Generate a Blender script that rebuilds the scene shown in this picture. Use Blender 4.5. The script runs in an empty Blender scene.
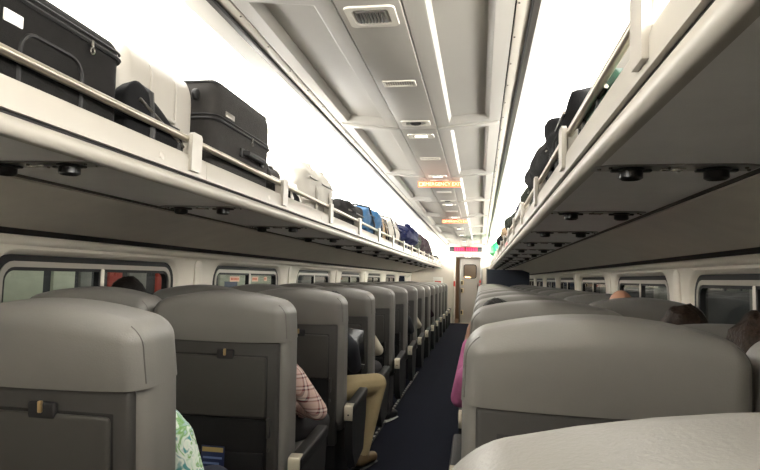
import bpy, bmesh, math, random
import numpy as np
from mathutils import Vector, Matrix
random.seed(7); np.random.seed(7)
S = bpy.context.scene
COL = S.collection
PI = math.pi

# ------------------------------------------------------------------ camera
F_PX = 600.0
CAM_X, CAM_Z = 0.398, 1.25
def setup_camera():
    vx, vy, th = 480.0, 280.0, 0.026
    d = np.array([(vx-380)/F_PX, -(vy-235)/F_PX, -1.0]); d /= np.linalg.norm(d)
    ux, uy = math.sin(th), math.cos(th)
    u = np.array([ux, uy, -(ux*d[0]+uy*d[1])/d[2]]); u /= np.linalg.norm(u)
    r = np.cross(d, u)
    M = np.stack([r, d, u])            # camera space -> car space
    cam = bpy.data.cameras.new('camera'); cam.sensor_width = 36; cam.lens = 36*F_PX/760
    cam.clip_start = 0.02; cam.clip_end = 200
    o = bpy.data.objects.new('camera', cam); COL.objects.link(o)
    m = Matrix([list(M[0])+[CAM_X], list(M[1])+[0.0], list(M[2])+[CAM_Z], [0, 0, 0, 1]])
    o.matrix_world = m
    S.camera = o
setup_camera()

# ------------------------------------------------------------------ world, exposure
w = bpy.data.worlds.new('night'); S.world = w; w.use_nodes = True
w.node_tree.nodes['Background'].inputs[0].default_value = (0.010, 0.012, 0.016, 1)
w.node_tree.nodes['Background'].inputs[1].default_value = 1.0
S.view_settings.view_transform = 'Standard'
S.view_settings.look = 'None'
S.view_settings.gamma = 1.0
S.view_settings.use_curve_mapping = False
S.view_settings.exposure = 0.30
COVE = 3.4           # strength of the upper cove diffuser
TUBE = 19.0           # strength of the tube strip low behind the racks

# ------------------------------------------------------------------ materials
MATS = {}
def srgb(c):
    return tuple(((v/255)/12.92 if v/255 <= .04045 else ((v/255+.055)/1.055)**2.4) for v in c)
def mat(name, col, rough=.5, metal=0., emit=None, estr=0., noise=0., nscale=20., bump=0., bscale=200., coat=0., trans=0., spec=.5, lin=False):
    if name in MATS: return MATS[name]
    m = bpy.data.materials.new(name); m.use_nodes = True
    nt = m.node_tree; b = nt.nodes['Principled BSDF']
    c = col if lin else srgb(col)
    b.inputs['Base Color'].default_value = (*c, 1)
    b.inputs['Roughness'].default_value = rough
    b.inputs['Metallic'].default_value = metal
    b.inputs['Specular IOR Level'].default_value = spec
    b.inputs['Coat Weight'].default_value = coat
    b.inputs['Transmission Weight'].default_value = trans
    if emit:
        b.inputs['Emission Color'].default_value = (*emit, 1); b.inputs['Emission Strength'].default_value = estr
    if noise or bump:
        tc = nt.nodes.new('ShaderNodeTexCoord')
    if noise:
        n = nt.nodes.new('ShaderNodeTexNoise'); n.inputs['Scale'].default_value = nscale; n.inputs['Detail'].default_value = 5
        nt.links.new(tc.outputs['Object'], n.inputs['Vector'])
        r = nt.nodes.new('ShaderNodeValToRGB')
        r.color_ramp.elements[0].position = .3; r.color_ramp.elements[1].position = .7
        r.color_ramp.elements[0].color = (*[max(0, v*(1-noise)) for v in c], 1)
        r.color_ramp.elements[1].color = (*[min(1, v*(1+noise)) for v in c], 1)
        nt.links.new(n.outputs['Fac'], r.inputs['Fac']); nt.links.new(r.outputs['Color'], b.inputs['Base Color'])
    if bump:
        n2 = nt.nodes.new('ShaderNodeTexNoise'); n2.inputs['Scale'].default_value = bscale; n2.inputs['Detail'].default_value = 3
        nt.links.new(tc.outputs['Object'], n2.inputs['Vector'])
        bp = nt.nodes.new('ShaderNodeBump'); bp.inputs['Strength'].default_value = bump; bp.inputs['Distance'].default_value = .004
        nt.links.new(n2.outputs['Fac'], bp.inputs['Height']); nt.links.new(bp.outputs['Normal'], b.inputs['Normal'])
    MATS[name] = m
    return m

mat('leather', (119, 117, 113), .42, noise=.05, nscale=6, bump=.12, bscale=260)
mat('leather_seam', (98, 96, 92), .5)
mat('shell', (58, 57, 55), .5, noise=.05, nscale=15, bump=.15, bscale=500)
mat('tray', (62, 61, 58), .5, bump=.15, bscale=600)
mat('black_plastic', (22, 22, 22), .45)
mat('pocket', (17, 17, 18), .9, bump=.4, bscale=900)
mat('arm_pad', (27, 27, 27), .55, bump=.2, bscale=300)
mat('arm_side', (42, 42, 42), .55)
mat('cap', (205, 198, 180), .35, metal=.55)
mat('seat_base', (30, 30, 32), .7)
mat('brass', (190, 165, 120), .3, metal=.8)
mat('carpet', (30, 33, 44), .95, noise=.45, nscale=180, bump=.6, bscale=400, spec=.1)
mat('ceiling_white', (174, 171, 164), .45, noise=.02, nscale=3)
mat('ceiling_strip', (158, 155, 148), .4, noise=.03, nscale=4)
mat('trim_white', (196, 191, 181), .4)
mat('dark_gap', (24, 22, 20), .7)
mat('dark_trim', (82, 78, 72), .35, metal=.5)
mat('cove_white', (238, 235, 228), .5)
mat('diffuser', (240, 240, 236), .5, emit=(1.0, .972, .925), estr=COVE)
mat('tube_strip', (240, 240, 236), .5, emit=(1.0, .972, .925), estr=TUBE)
mat('rack_cream', (168, 163, 153), .35)
mat('rack_under', (228, 227, 226), .42, noise=.04, nscale=8, bump=.25, bscale=350)
mat('wall_panel', (228, 222, 212), .5, noise=.04, nscale=6, bump=.2, bscale=300)
mat('window_surround', (232, 225, 210), .38, noise=.03, nscale=5)
mat('frame_grey', (176, 170, 160), .3, metal=.6)
mat('rubber', (14, 14, 14), .6)
mat('glass', (255, 255, 255), 0.0, trans=1.0)
MATS['glass'].node_tree.nodes['Principled BSDF'].inputs['IOR'].default_value = 1.3
mat('chrome', (200, 196, 188), .22, metal=.9)
mat('rail_metal', (176, 168, 152), .28, metal=.85)
mat('plate_metal', (150, 148, 145), .28, metal=.85)
mat('crease_shade', (96, 92, 86), .7)
mat('lamp_black', (8, 8, 8), .35)
mat('vent_white', (206, 202, 192), .4)
mat('vent_dark', (26, 24, 22), .5)
mat('vent_slat', (84, 81, 76), .4)
mat('small_light', (255, 250, 240), .5, emit=(1, .96, .88), estr=4)
mat('sign_orange', (235, 120, 70), .5, emit=(1.0, .28, .10), estr=.75)
mat('sign_text', (255, 225, 190), .5, emit=(1.0, .75, .5), estr=.9)
mat('led_text', (255, 40, 90), .5, emit=(1.0, .02, .10), estr=1.2)
mat('led_body', (14, 12, 12), .4)
mat('end_cream', (206, 197, 184), .5, noise=.03, nscale=4)
mat('door_grey', (176, 168, 160), .4)
mat('steel', (150, 146, 142), .35, metal=.8)
mat('red_sticker', (196, 60, 52), .5)
mat('white_sticker', (225, 222, 214), .5)
mat('yellow_sticker', (214, 196, 150), .5)
mat('blue_panel', (58, 64, 78), .7, bump=.3, bscale=400)
mat('vest_warm', (176, 160, 142), .6)
mat('vest_lamp', (255, 200, 120), .5, emit=(1, .6, .25), estr=6)
mat('black_fabric', (24, 23, 22), .75, noise=.2, nscale=30, bump=.5, bscale=500, spec=.12)
mat('black_fabric2', (17, 17, 18), .8, bump=.5, bscale=300, spec=.12)
mat('grey_fabric', (46, 44, 42), .7, noise=.12, nscale=25, bump=.5, bscale=600, spec=.12)
mat('black_trim', (12, 12, 12), .5)
mat('zip', (120, 116, 108), .3, metal=.8)
mat('white_case', (150, 145, 136), .35)
mat('white_cloth', (160, 156, 147), .7, bump=.3, bscale=60)
mat('label_white', (238, 236, 230), .5)
mat('blue_fabric', (26, 78, 116), .7, noise=.15, nscale=12, bump=.4, bscale=200)
mat('navy_fabric', (18, 23, 54), .7, bump=.4, bscale=200, spec=.12)
mat('tan_fabric', (150, 128, 100), .8, bump=.4, bscale=200)
mat('green_dark', (24, 66, 48), .5, bump=.3, bscale=90)
mat('green_bright', (40, 200, 110), .55, bump=.2, bscale=80)
mat('olive_fabric', (44, 48, 40), .8, noise=.2, nscale=20, bump=.5, bscale=200, spec=.12)
mat('plum_fabric', (40, 28, 33), .8, noise=.2, nscale=20, bump=.5, bscale=200, spec=.12)
mat('pink_sticker', (232, 150, 150), .5)
mat('card_navy', (28, 40, 78), .4)
mat('card_gold', (180, 160, 100), .4)
mat('card_text', (110, 130, 175), .5)
mat('skin', (200, 150, 122), .5, noise=.05, nscale=30)
mat('skin_dark', (130, 92, 70), .5, noise=.05, nscale=30)
mat('eye_white', (235, 230, 225), .2)
mat('hair_dark', (18, 14, 12), .5, noise=.5, nscale=90, bump=1., bscale=160, spec=.12)
mat('hair_brown', (42, 32, 25), .5, noise=.45, nscale=90, bump=1., bscale=120, spec=.12)
mat('hair_thin', (208, 150, 118), .45)
mat('shirt_dark', (30, 32, 38), .85, bump=.3, bscale=120)
mat('shirt_beige', (206, 198, 178), .85, bump=.4, bscale=60)
mat('shirt_pink', (176, 98, 142), .8, noise=.12, nscale=25, bump=.4, bscale=60)
mat('shirt_grey', (110, 108, 106), .85, bump=.3, bscale=100)
mat('trouser_dark', (52, 50, 52), .85, bump=.3, bscale=120)
mat('trouser_khaki', (164, 148, 112), .85, noise=.06, nscale=10, bump=.4, bscale=60)
mat('trouser_jean', (44, 50, 66), .85, bump=.3, bscale=150)
mat('shoe_brown', (118, 96, 66), .6)
mat('shoe_black', (24, 24, 26), .5)
mat('shoe_sole', (210, 208, 202), .6)
mat('screen_dark', (16, 17, 20), .15)
mat('tablet_case', (190, 188, 182), .3)
mat('trim_glint', (210, 208, 200), .4)
mat('concrete', (96, 98, 92), .85, noise=.15, nscale=4)
mat('pillar_green', (176, 180, 160), .6, noise=.08, nscale=5)
mat('train_red', (150, 52, 40), .5)
mat('train_grey', (120, 120, 114), .5)
mat('dark_wall', (44, 46, 48), .8)
mat('outside_fill_tube', (255, 255, 255), .5, emit=(.95, 1., .9), estr=150)
mat('blue_notice', (60, 74, 92), .5)
mat('emer_label', (238, 196, 170), .5)
mat('emer_red', (206, 80, 50), .5)

def plaid():
    m = mat('shirt_plaid', (170, 130, 125), .85)
    nt = m.node_tree; b = nt.nodes['Principled BSDF']
    tc = nt.nodes.new('ShaderNodeTexCoord')
    cols = []
    for ax, dirn in enumerate(('Z', 'Y')):
        wv = nt.nodes.new('ShaderNodeTexWave'); wv.bands_direction = dirn; wv.inputs['Scale'].default_value = 6.0
        nt.links.new(tc.outputs['Object'], wv.inputs['Vector'])
        r = nt.nodes.new('ShaderNodeValToRGB'); r.color_ramp.interpolation = 'CONSTANT'
        e = r.color_ramp.elements
        e[0].color = (*srgb((205, 178, 168)), 1); e[0].position = 0
        e[1].color = (*srgb((128, 58, 60)), 1); e[1].position = .6
        x = e.new(.82); x.color = (*srgb((62, 56, 74)), 1)
        x = e.new(.93); x.color = (*srgb((220, 205, 195)), 1)
        nt.links.new(wv.outputs['Fac'], r.inputs['Fac']); cols.append(r)
    mx = nt.nodes.new('ShaderNodeMix'); mx.data_type = 'RGBA'; mx.inputs['Factor'].default_value = .5
    nt.links.new(cols[0].outputs['Color'], mx.inputs[6]); nt.links.new(cols[1].outputs['Color'], mx.inputs[7])
    nt.links.new(mx.outputs[2], b.inputs['Base Color'])
plaid()
def floral():
    m = mat('shirt_floral', (190, 210, 190), .85)
    nt = m.node_tree; b = nt.nodes['Principled BSDF']
    tc = nt.nodes.new('ShaderNodeTexCoord')
    n = nt.nodes.new('ShaderNodeTexNoise'); n.inputs['Scale'].default_value = 26; n.inputs['Detail'].default_value = 2; n.inputs['Distortion'].default_value = 1.5
    nt.links.new(tc.outputs['Object'], n.inputs['Vector'])
    r = nt.nodes.new('ShaderNodeValToRGB'); e = r.color_ramp.elements
    e[0].color = (*srgb((84, 150, 150)), 1); e[0].position = .36
    e[1].color = (*srgb((226, 232, 222)), 1); e[1].position = .46
    x = e.new(.54); x.color = (*srgb((200, 220, 205)), 1)
    x = e.new(.60); x.color = (*srgb((120, 170, 90)), 1)
    x = e.new(.70); x.color = (*srgb((175, 200, 210)), 1)
    nt.links.new(n.outputs['Fac'], r.inputs['Fac']); nt.links.new(r.outputs['Color'], b.inputs['Base Color'])
floral()

# ------------------------------------------------------------------ mesh helpers
class MB:
    def __init__(s): s.v = []; s.f = []
    def add(s, v, f):
        o = len(s.v); s.v += [tuple(p) for p in v]; s.f += [tuple(i+o for i in q) for q in f]; return s
    def box(s, x0, x1, y0, y1, z0, z1):
        return s.add([(x0, y0, z0), (x1, y0, z0), (x1, y1, z0), (x0, y1, z0), (x0, y0, z1), (x1, y0, z1), (x1, y1, z1), (x0, y1, z1)],
                     [(0, 3, 2, 1), (4, 5, 6, 7), (0, 1, 5, 4), (1, 2, 6, 5), (2, 3, 7, 6), (3, 0, 4, 7)])
    def rbox(s, x0, x1, y0, y1, z0, z1, r, k=3, m=(1, 1, 1), fn=None):
        c = [(x0+x1)/2, (y0+y1)/2, (z0+z1)/2]; h = [(x1-x0)/2, (y1-y0)/2, (z1-z0)/2]
        rr = [r]*3 if not isinstance(r, (tuple, list)) else list(r)
        rr = [min(rr[i], h[i]*.999) for i in range(3)]
        ax = []
        for i in range(3):
            a = np.linspace(-h[i], -h[i]+rr[i], k+1); b = np.linspace(-h[i]+rr[i], h[i]-rr[i], m[i]+1); d = np.linspace(h[i]-rr[i], h[i], k+1)
            ax.append(np.concatenate([a, b[1:-1], d]) if m[i] > 0 else np.concatenate([a, d[1:]]))
        idx = {}; V = []; Fc = []
        def vid(ijk):
            if ijk in idx: return idx[ijk]
            p = [ax[q][ijk[q]] for q in range(3)]
            inn = [max(-(h[q]-rr[q]), min(h[q]-rr[q], p[q])) for q in range(3)]
            de = [(p[q]-inn[q])/rr[q] for q in range(3)]
            L = math.sqrt(sum(t*t for t in de)) or 1.0
            P = [c[q]+inn[q]+rr[q]*de[q]/L for q in range(3)]
            if fn: P = fn(*P)
            idx[ijk] = len(V); V.append(tuple(P)); return idx[ijk]
        n = [len(a)-1 for a in ax]
        for a, b, cc in ((0, 1, 2), (1, 2, 0), (2, 0, 1)):
            for side in (0, n[cc]):
                for i in range(n[a]):
                    for j in range(n[b]):
                        q = []
                        for di, dj in ((0, 0), (1, 0), (1, 1), (0, 1)):
                            t = [0, 0, 0]; t[a] = i+di; t[b] = j+dj; t[cc] = side; q.append(vid(tuple(t)))
                        Fc.append(tuple(q) if side else tuple(q[::-1]))
        return s.add(V, Fc)
    def tube(s, pts, r, n=8, caps=True):
        pts = [Vector(p) for p in pts]; rs = r if isinstance(r, (list, tuple)) else [r]*len(pts)
        V = []; Fc = []; prev = None
        for i, p in enumerate(pts):
            t = (pts[min(i+1, len(pts)-1)]-pts[max(i-1, 0)]).normalized()
            if prev is None:
                a = Vector((0, 0, 1)) if abs(t.z) < .9 else Vector((1, 0, 0))
                u = t.cross(a).normalized()
            else:
                u = (prev-t*prev.dot(t)).normalized()
            prev = u; vv = t.cross(u)
            for j in range(n):
                an = 2*PI*j/n; V.append(tuple(p+(u*math.cos(an)+vv*math.sin(an))*rs[i]))
        for i in range(len(pts)-1):
            for j in range(n):
                a = i*n+j; b = i*n+(j+1) % n; Fc.append((a, b, b+n, a+n))
        if caps:
            Fc.append(tuple(range(n))[::-1]); Fc.append(tuple((len(pts)-1)*n+j for j in range(n)))
        return s.add(V, Fc)
    def lathe(s, prof, c=(0, 0, 0), n=16, axis='z'):
        V = []; Fc = []
        for (r, h) in prof:
            for j in range(n):
                an = 2*PI*j/n; p = (r*math.cos(an), r*math.sin(an), h)
                if axis == 'y': p = (p[0], p[2], p[1])
                if axis == 'x': p = (p[2], p[0], p[1])
                V.append((p[0]+c[0], p[1]+c[1], p[2]+c[2]))
        for i in range(len(prof)-1):
            for j in range(n):
                a = i*n+j; b = i*n+(j+1) % n; Fc.append((a, b, b+n, a+n))
        Fc.append(tuple(range(n))[::-1]); Fc.append(tuple((len(prof)-1)*n+j for j in range(n)))
        return s.add(V, Fc)
    def prism(s, prof, y0, y1, closed=True):        # prof in xz, extruded along y
        n = len(prof); V = [(x, y0, z) for x, z in prof]+[(x, y1, z) for x, z in prof]
        Fc = [(i, (i+1) % n, (i+1) % n+n, i+n) for i in range(n if closed else n-1)]
        if closed: Fc += [tuple(range(n))[::-1], tuple(range(n, 2*n))]
        return s.add(V, Fc)
    def prismx(s, prof, x0, x1):                    # prof in yz, extruded along x
        n = len(prof); V = [(x0, y, z) for y, z in prof]+[(x1, y, z) for y, z in prof]
        Fc = [(i, (i+1) % n, (i+1) % n+n, i+n) for i in range(n)]+[tuple(range(n))[::-1], tuple(range(n, 2*n))]
        return s.add(V, Fc)
    def mesh(s, name, m, smooth=True):
        me = bpy.data.meshes.new(name); me.from_pydata(s.v, [], s.f)
        bm = bmesh.new(); bm.from_mesh(me); bmesh.ops.recalc_face_normals(bm, faces=bm.faces); bm.to_mesh(me); bm.free()
        me.materials.append(MATS[m])
        if smooth:
            for p in me.polygons: p.use_smooth = True
            try: me.set_sharp_from_angle(angle=math.radians(38))
            except Exception: pass
        return me
    def build(s, name, m, parent=None, smooth=True):
        return link(name, s.mesh(name, m, smooth), parent)

def link(name, me, parent=None):
    o = bpy.data.objects.new(name, me); COL.objects.link(o)
    if parent is not None: o.parent = parent
    return o
def tag(o, label=None, cat=None, group=None, kind=None):
    if label: o['label'] = label
    if cat: o['category'] = cat
    if group: o['group'] = group
    if kind: o['kind'] = kind
    return o
def thing(name, label, cat, loc=(0, 0, 0), rz=0., group=None, kind=None):
    o = bpy.data.objects.new(name, None); COL.objects.link(o); o.empty_display_size = .1
    o.location = loc; o.rotation_euler = (0, 0, rz)
    return tag(o, label, cat, group, kind)
def copy_tree(o, parent=None):
    c = o.copy(); COL.objects.link(c); c.parent = parent
    for ch in list(o.children): copy_tree(ch, c)
    return c
def text_mesh(txt, size, name='lettering', m='sign_text', parent=None, loc=(0, 0, 0), rot=(0, 0, 0), extrude=.001):
    cu = bpy.data.curves.new(name, 'FONT'); cu.body = txt; cu.size = size; cu.extrude = extrude; cu.align_x = 'CENTER'; cu.align_y = 'CENTER'
    cu.resolution_u = 2
    t = bpy.data.objects.new('tmp', cu); COL.objects.link(t)
    dg = bpy.context.evaluated_depsgraph_get()
    me = bpy.data.meshes.new_from_object(t.evaluated_get(dg))
    bpy.data.objects.remove(t); bpy.data.curves.remove(cu)
    me.materials.clear(); me.materials.append(MATS[m])
    o = link(name, me, parent); o.location = loc; o.rotation_euler = rot
    return o

# ------------------------------------------------------------------ the car: dimensions
Y0, YE = -2.0, 17.4          # length of saloon
CEIL = 2.215
SX = (-1, 1)

# ---- floor
fl = MB().box(-1.68, 1.68, Y0, YE, -.05, 0).build('floor', 'carpet', smooth=False)
tag(fl, 'dark navy speckled carpet running down the aisle', 'floor', kind='structure')

# ---- ceiling
ce = MB().box(-.60, .60, Y0, YE, CEIL+.07, CEIL+.10).build('ceiling', 'ceiling_white', smooth=False)
tag(ce, 'off white panelled ceiling with a raised centre strip', 'ceiling', kind='structure')
RIB0, RIBP = 1.90, 1.83
ribs = [RIB0+RIBP*k for k in range(-2, 9)]
CSL = .105
def cz(x): return CEIL-.018+CSL*(abs(x)-.117)
def side_panel_mesh(L):
    # one coffered panel, inner edge x=.119, outer x=.508, with a bevelled recess
    b = MB()
    x0, x1, y0, y1 = .121, .508, .010, L-.010
    def ring(ix0, ix1, iy0, iy1, z): return [(ix0, iy0, z), (ix1, iy0, z), (ix1, iy1, z), (ix0, iy1, z)]
    R = [ring(x0, x1, y0, y1, CEIL+.02), ring(x0, x1, y0, y1, CEIL), ring(.190, .440, .085, L-.085, CEIL-.003),
         ring(.198, .436, .095, L-.090, CEIL+.000), ring(.213, .414, .120, L-.118, CEIL+.032)]
    V = [(p[0], p[1], p[2]-CEIL+cz(p[0])) for q in R for p in q]; Fc = []
    for k in range(len(R)-1):
        for j in range(4):
            a = k*4+j; c = k*4+(j+1) % 4; Fc.append((a, c, c+4, a+4))
    n = (len(R)-1)*4; Fc.append((n, n+1, n+2, n+3))
    b.add(V, Fc)
    return b.mesh('ceiling_panel', 'ceiling_white')
pm = side_panel_mesh(RIBP)
for k in range(len(ribs)-1):
    for sx in SX:
        o = link('ceiling_panel', pm, ce); o.location = (0, ribs[k], 0); o.scale.x = sx
    # raised cross ribs at each joint
    for sx in SX:
        b = MB(); pts = []
        b.rbox(.125, .50, -.028, .028, -.012, .004, .010, k=2, m=(4, 1, 1), fn=lambda x, y, z: (x, y, z+cz(x)))
        o = b.build('rib', 'ceiling_white', ce); o.location = (0, ribs[k], 0); o.scale.x = sx
strip_cuts = [Y0]+[r for r in ribs if Y0 < r < YE]+[YE]
for a, b_ in zip(strip_cuts[:-1], strip_cuts[1:]):
    MB().rbox(-.115, .115, a+.003, b_-.003, CEIL-.024, CEIL-.006, .004, k=1).build('centre_panel', 'ceiling_strip', ce)
for sx in SX:
    x = sorted((sx*.514, sx*.566))
    MB().rbox(x[0], x[1], Y0, YE, .0, .02, .004, k=1, fn=lambda x, y, z: (x, y, z+cz(x)+.06*(abs(x)-.51)-.004)).build('edge_trim', 'trim_white', ce)
    x = sorted((sx*.505, sx*.516)); MB().box(x[0], x[1], Y0, YE, cz(.51)+.004, cz(.51)+.03).build('shadow_gap', 'dark_gap', ce)
    x = sorted((sx*.568, sx*.598)); MB().box(x[0], x[1], Y0, YE, cz(.58)-.008, cz(.58)+.04).build('edge_channel', 'dark_trim', ce)
    x = sorted((sx*.566, sx*.574)); MB().box(x[0], x[1], Y0, YE, cz(.57)-.010, cz(.57)+.02).build('shadow_gap', 'dark_gap', ce)
    scr = MB().lathe([(.004, 0), (.004, -.003), (.002, -.004)], n=8).mesh('screw', 'dark_trim')
    y = 1.2
    while y < 8.2:
        o = link('screw', scr, ce); o.location = (sx*.522, y, cz(.522)-.004); y += .305

# ---- cove light and upper walls
COVEP = [(.600, 2.250), (.70, 2.248), (.82, 2.225), (.98, 2.165), (1.14, 2.075), (1.27, 1.95), (1.355, 1.80), (1.39, 1.66), (1.392, 1.58)]
def thick(prof, t):
    # closed outline: profile + offset copy outward (away from the room centre)
    out = []
    for i, p in enumerate(prof):
        a = Vector(prof[max(i-1, 0)]); b = Vector(prof[min(i+1, len(prof)-1)]); d = (b-a).normalized(); n = Vector((-d.y, d.x))
        c = Vector((0., 1.2))
        if (Vector(p)+n-c).length < (Vector(p)-n-c).length: n = -n
        out.append((p[0]+n.x*t, p[1]+n.y*t))
    return prof+out[::-1]
for sx, side in ((-1, 'left'), (1, 'right')):
    hold = 'suitcase' if sx < 0 else 'backpack'
    o = MB().prism([(sx*x, z) for x, z in thick(COVEP[7:], .03)], Y0, YE).build('wall_upper_%s' % side, 'cove_white')
    tag(o, 'white upper wall behind the bags on the %s rack' % hold, 'wall', kind='structure')
    o = MB().prism([(sx*x, z) for x, z in thick(COVEP[:2], .02)], Y0, YE).build('trim_%d' % (1 if sx < 0 else 2), 'cove_white')
    tag(o, 'cream ceiling lip beside the cove light over the %s rack' % hold, 'trim', kind='structure')
    # sloping panel between rack and windows
    o = MB().prism([(sx*x, z) for x, z in thick([(1.125, 1.545), (1.20, 1.537), (1.37, 1.485), (1.565, 1.420)], .02)], Y0, YE).build('trim_%d' % (3 if sx < 0 else 4), 'wall_panel')
    tag(o, 'grey sloping panel between the windows and the %s rack' % hold, 'trim', kind='structure')
    MB().prism([(sx*x, z) for x, z in [(1.563, 1.422), (1.60, 1.422), (1.60, 1.385), (1.572, 1.396)]], Y0, YE).build('curtain_track', 'dark_gap', o)
    MB().box(*sorted((sx*1.112, sx*1.130)), Y0, YE, 1.552, 1.580).build('shadow_gap', 'crease_shade', o)  # grey strip standing for the soft shade in the crease
    x = sorted((sx*1.61, sx*1.66))
    wall = MB().rbox(x[0], x[1], Y0, YE, 0, .625, .02, k=1).build('wall_%s' % side, 'wall_panel')
    tag(wall, 'side wall with cream window linings under the %s rack' % hold, 'wall', kind='structure')
    if sx < 0: LW = wall
    else: RW = wall
    o = thing('cove_light', 'x', 'ceiling light')
    MB().prism([(sx*x, z) for x, z in thick(COVEP[1:5], .02)], Y0, YE).build('upper_diffuser', 'diffuser', o)
    MB().prism([(sx*x, z) for x, z in thick(COVEP[4:8], .02)], Y0, YE).build('tube_diffuser', 'tube_strip', o)
    tag(o, 'glowing white cove light strip above the rack holding the %s' % ('black and grey suitcases' if sx < 0 else 'black backpack'), 'ceiling light', 'cove lights along the ceiling')

# ---- window band, windows
WZ0, WZ1 = .80, 1.285
WCS = {-1: [2.95+2.10*k for k in range(-2, 7)], 1: [2.93+1.94*k for k in range(-2, 8)]}; WHW = .72
WX = 1.61
def rrect(hw, z0, z1, r, n=5):
    pts = []
    for cx, cz, a0 in ((hw-r, z1-r, 0), (-hw+r, z1-r, 90), (-hw+r, z0+r, 180), (hw-r, z0+r, 270)):
        for i in range(n+1):
            a = math.radians(a0+90*i/n); pts.append((cx+r*math.cos(a), cz+r*math.sin(a)))
    return pts
def loft(rings):
    n = len(rings[0]); V = [p for r in rings for p in r]; Fc = []
    for k in range(len(rings)-1):
        for j in range(n):
            a = k*n+j; c = k*n+(j+1) % n; Fc.append((a, c, c+n, a+n))
    return V, Fc
def band_piece(sx, y0, y1, yc):
    """one bay of the window lining: a cream surround with a deep rounded reveal round the window hole"""
    n = 5
    hole_in = rrect(WHW+.075, WZ0-.05, WZ1+.050, .15, n)      # room side opening, wide
    hole_out = rrect(WHW, WZ0, WZ1, .09, n)                 # at the glass
    # outer rectangle points matched to ring by angle
    m = len(hole_in)
    zt, zb = 1.372, .62
    def outer(p):
        y, z = p
        # project from centre onto rectangle
        cz = (WZ0+WZ1)/2; dy = y; dz = z-cz
        hw0, hw1 = (yc-y0), (y1-yc)
        hy = hw1 if dy > 0 else hw0
        tz = (zt-cz) if dz > 0 else (cz-zb)
        s_ = min(hy/abs(dy) if abs(dy) > 1e-6 else 1e9, tz/abs(dz) if abs(dz) > 1e-6 else 1e9)
        return (dy*s_, cz+dz*s_)
    outp = [outer(p) for p in hole_in]
    # snap ring corners so the rectangle is filled
    cor = {n//2: (y1-yc, zt), (n+1)+n//2: (y0-yc, zt), 2*(n+1)+n//2: (y0-yc, zb), 3*(n+1)+n//2: (y1-yc, zb)}
    for i, c in cor.items(): outp[i] = c
    def xw(z): return 1.575+.015*min(1, max(0, (1.372-z)/.3))
    rings = [[(sx*(xw(z)), yc+y, z) for y, z in outp],
             [(sx*(xw(z)), yc+y, z) for y, z in hole_in],
             [(sx*(xw(z)+.010), yc+y*.992, z-.003) for y, z in rrect(WHW+.068, WZ0-.043, WZ1+.043, .143, n)],
             [(sx*(WX+.02), yc+y, z) for y, z in rrect(WHW+.03, WZ0-.02, WZ1+.02, .11, n)]]
    V, Fc = loft(rings)
    return MB().add(V, Fc)
wn = 0
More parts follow.
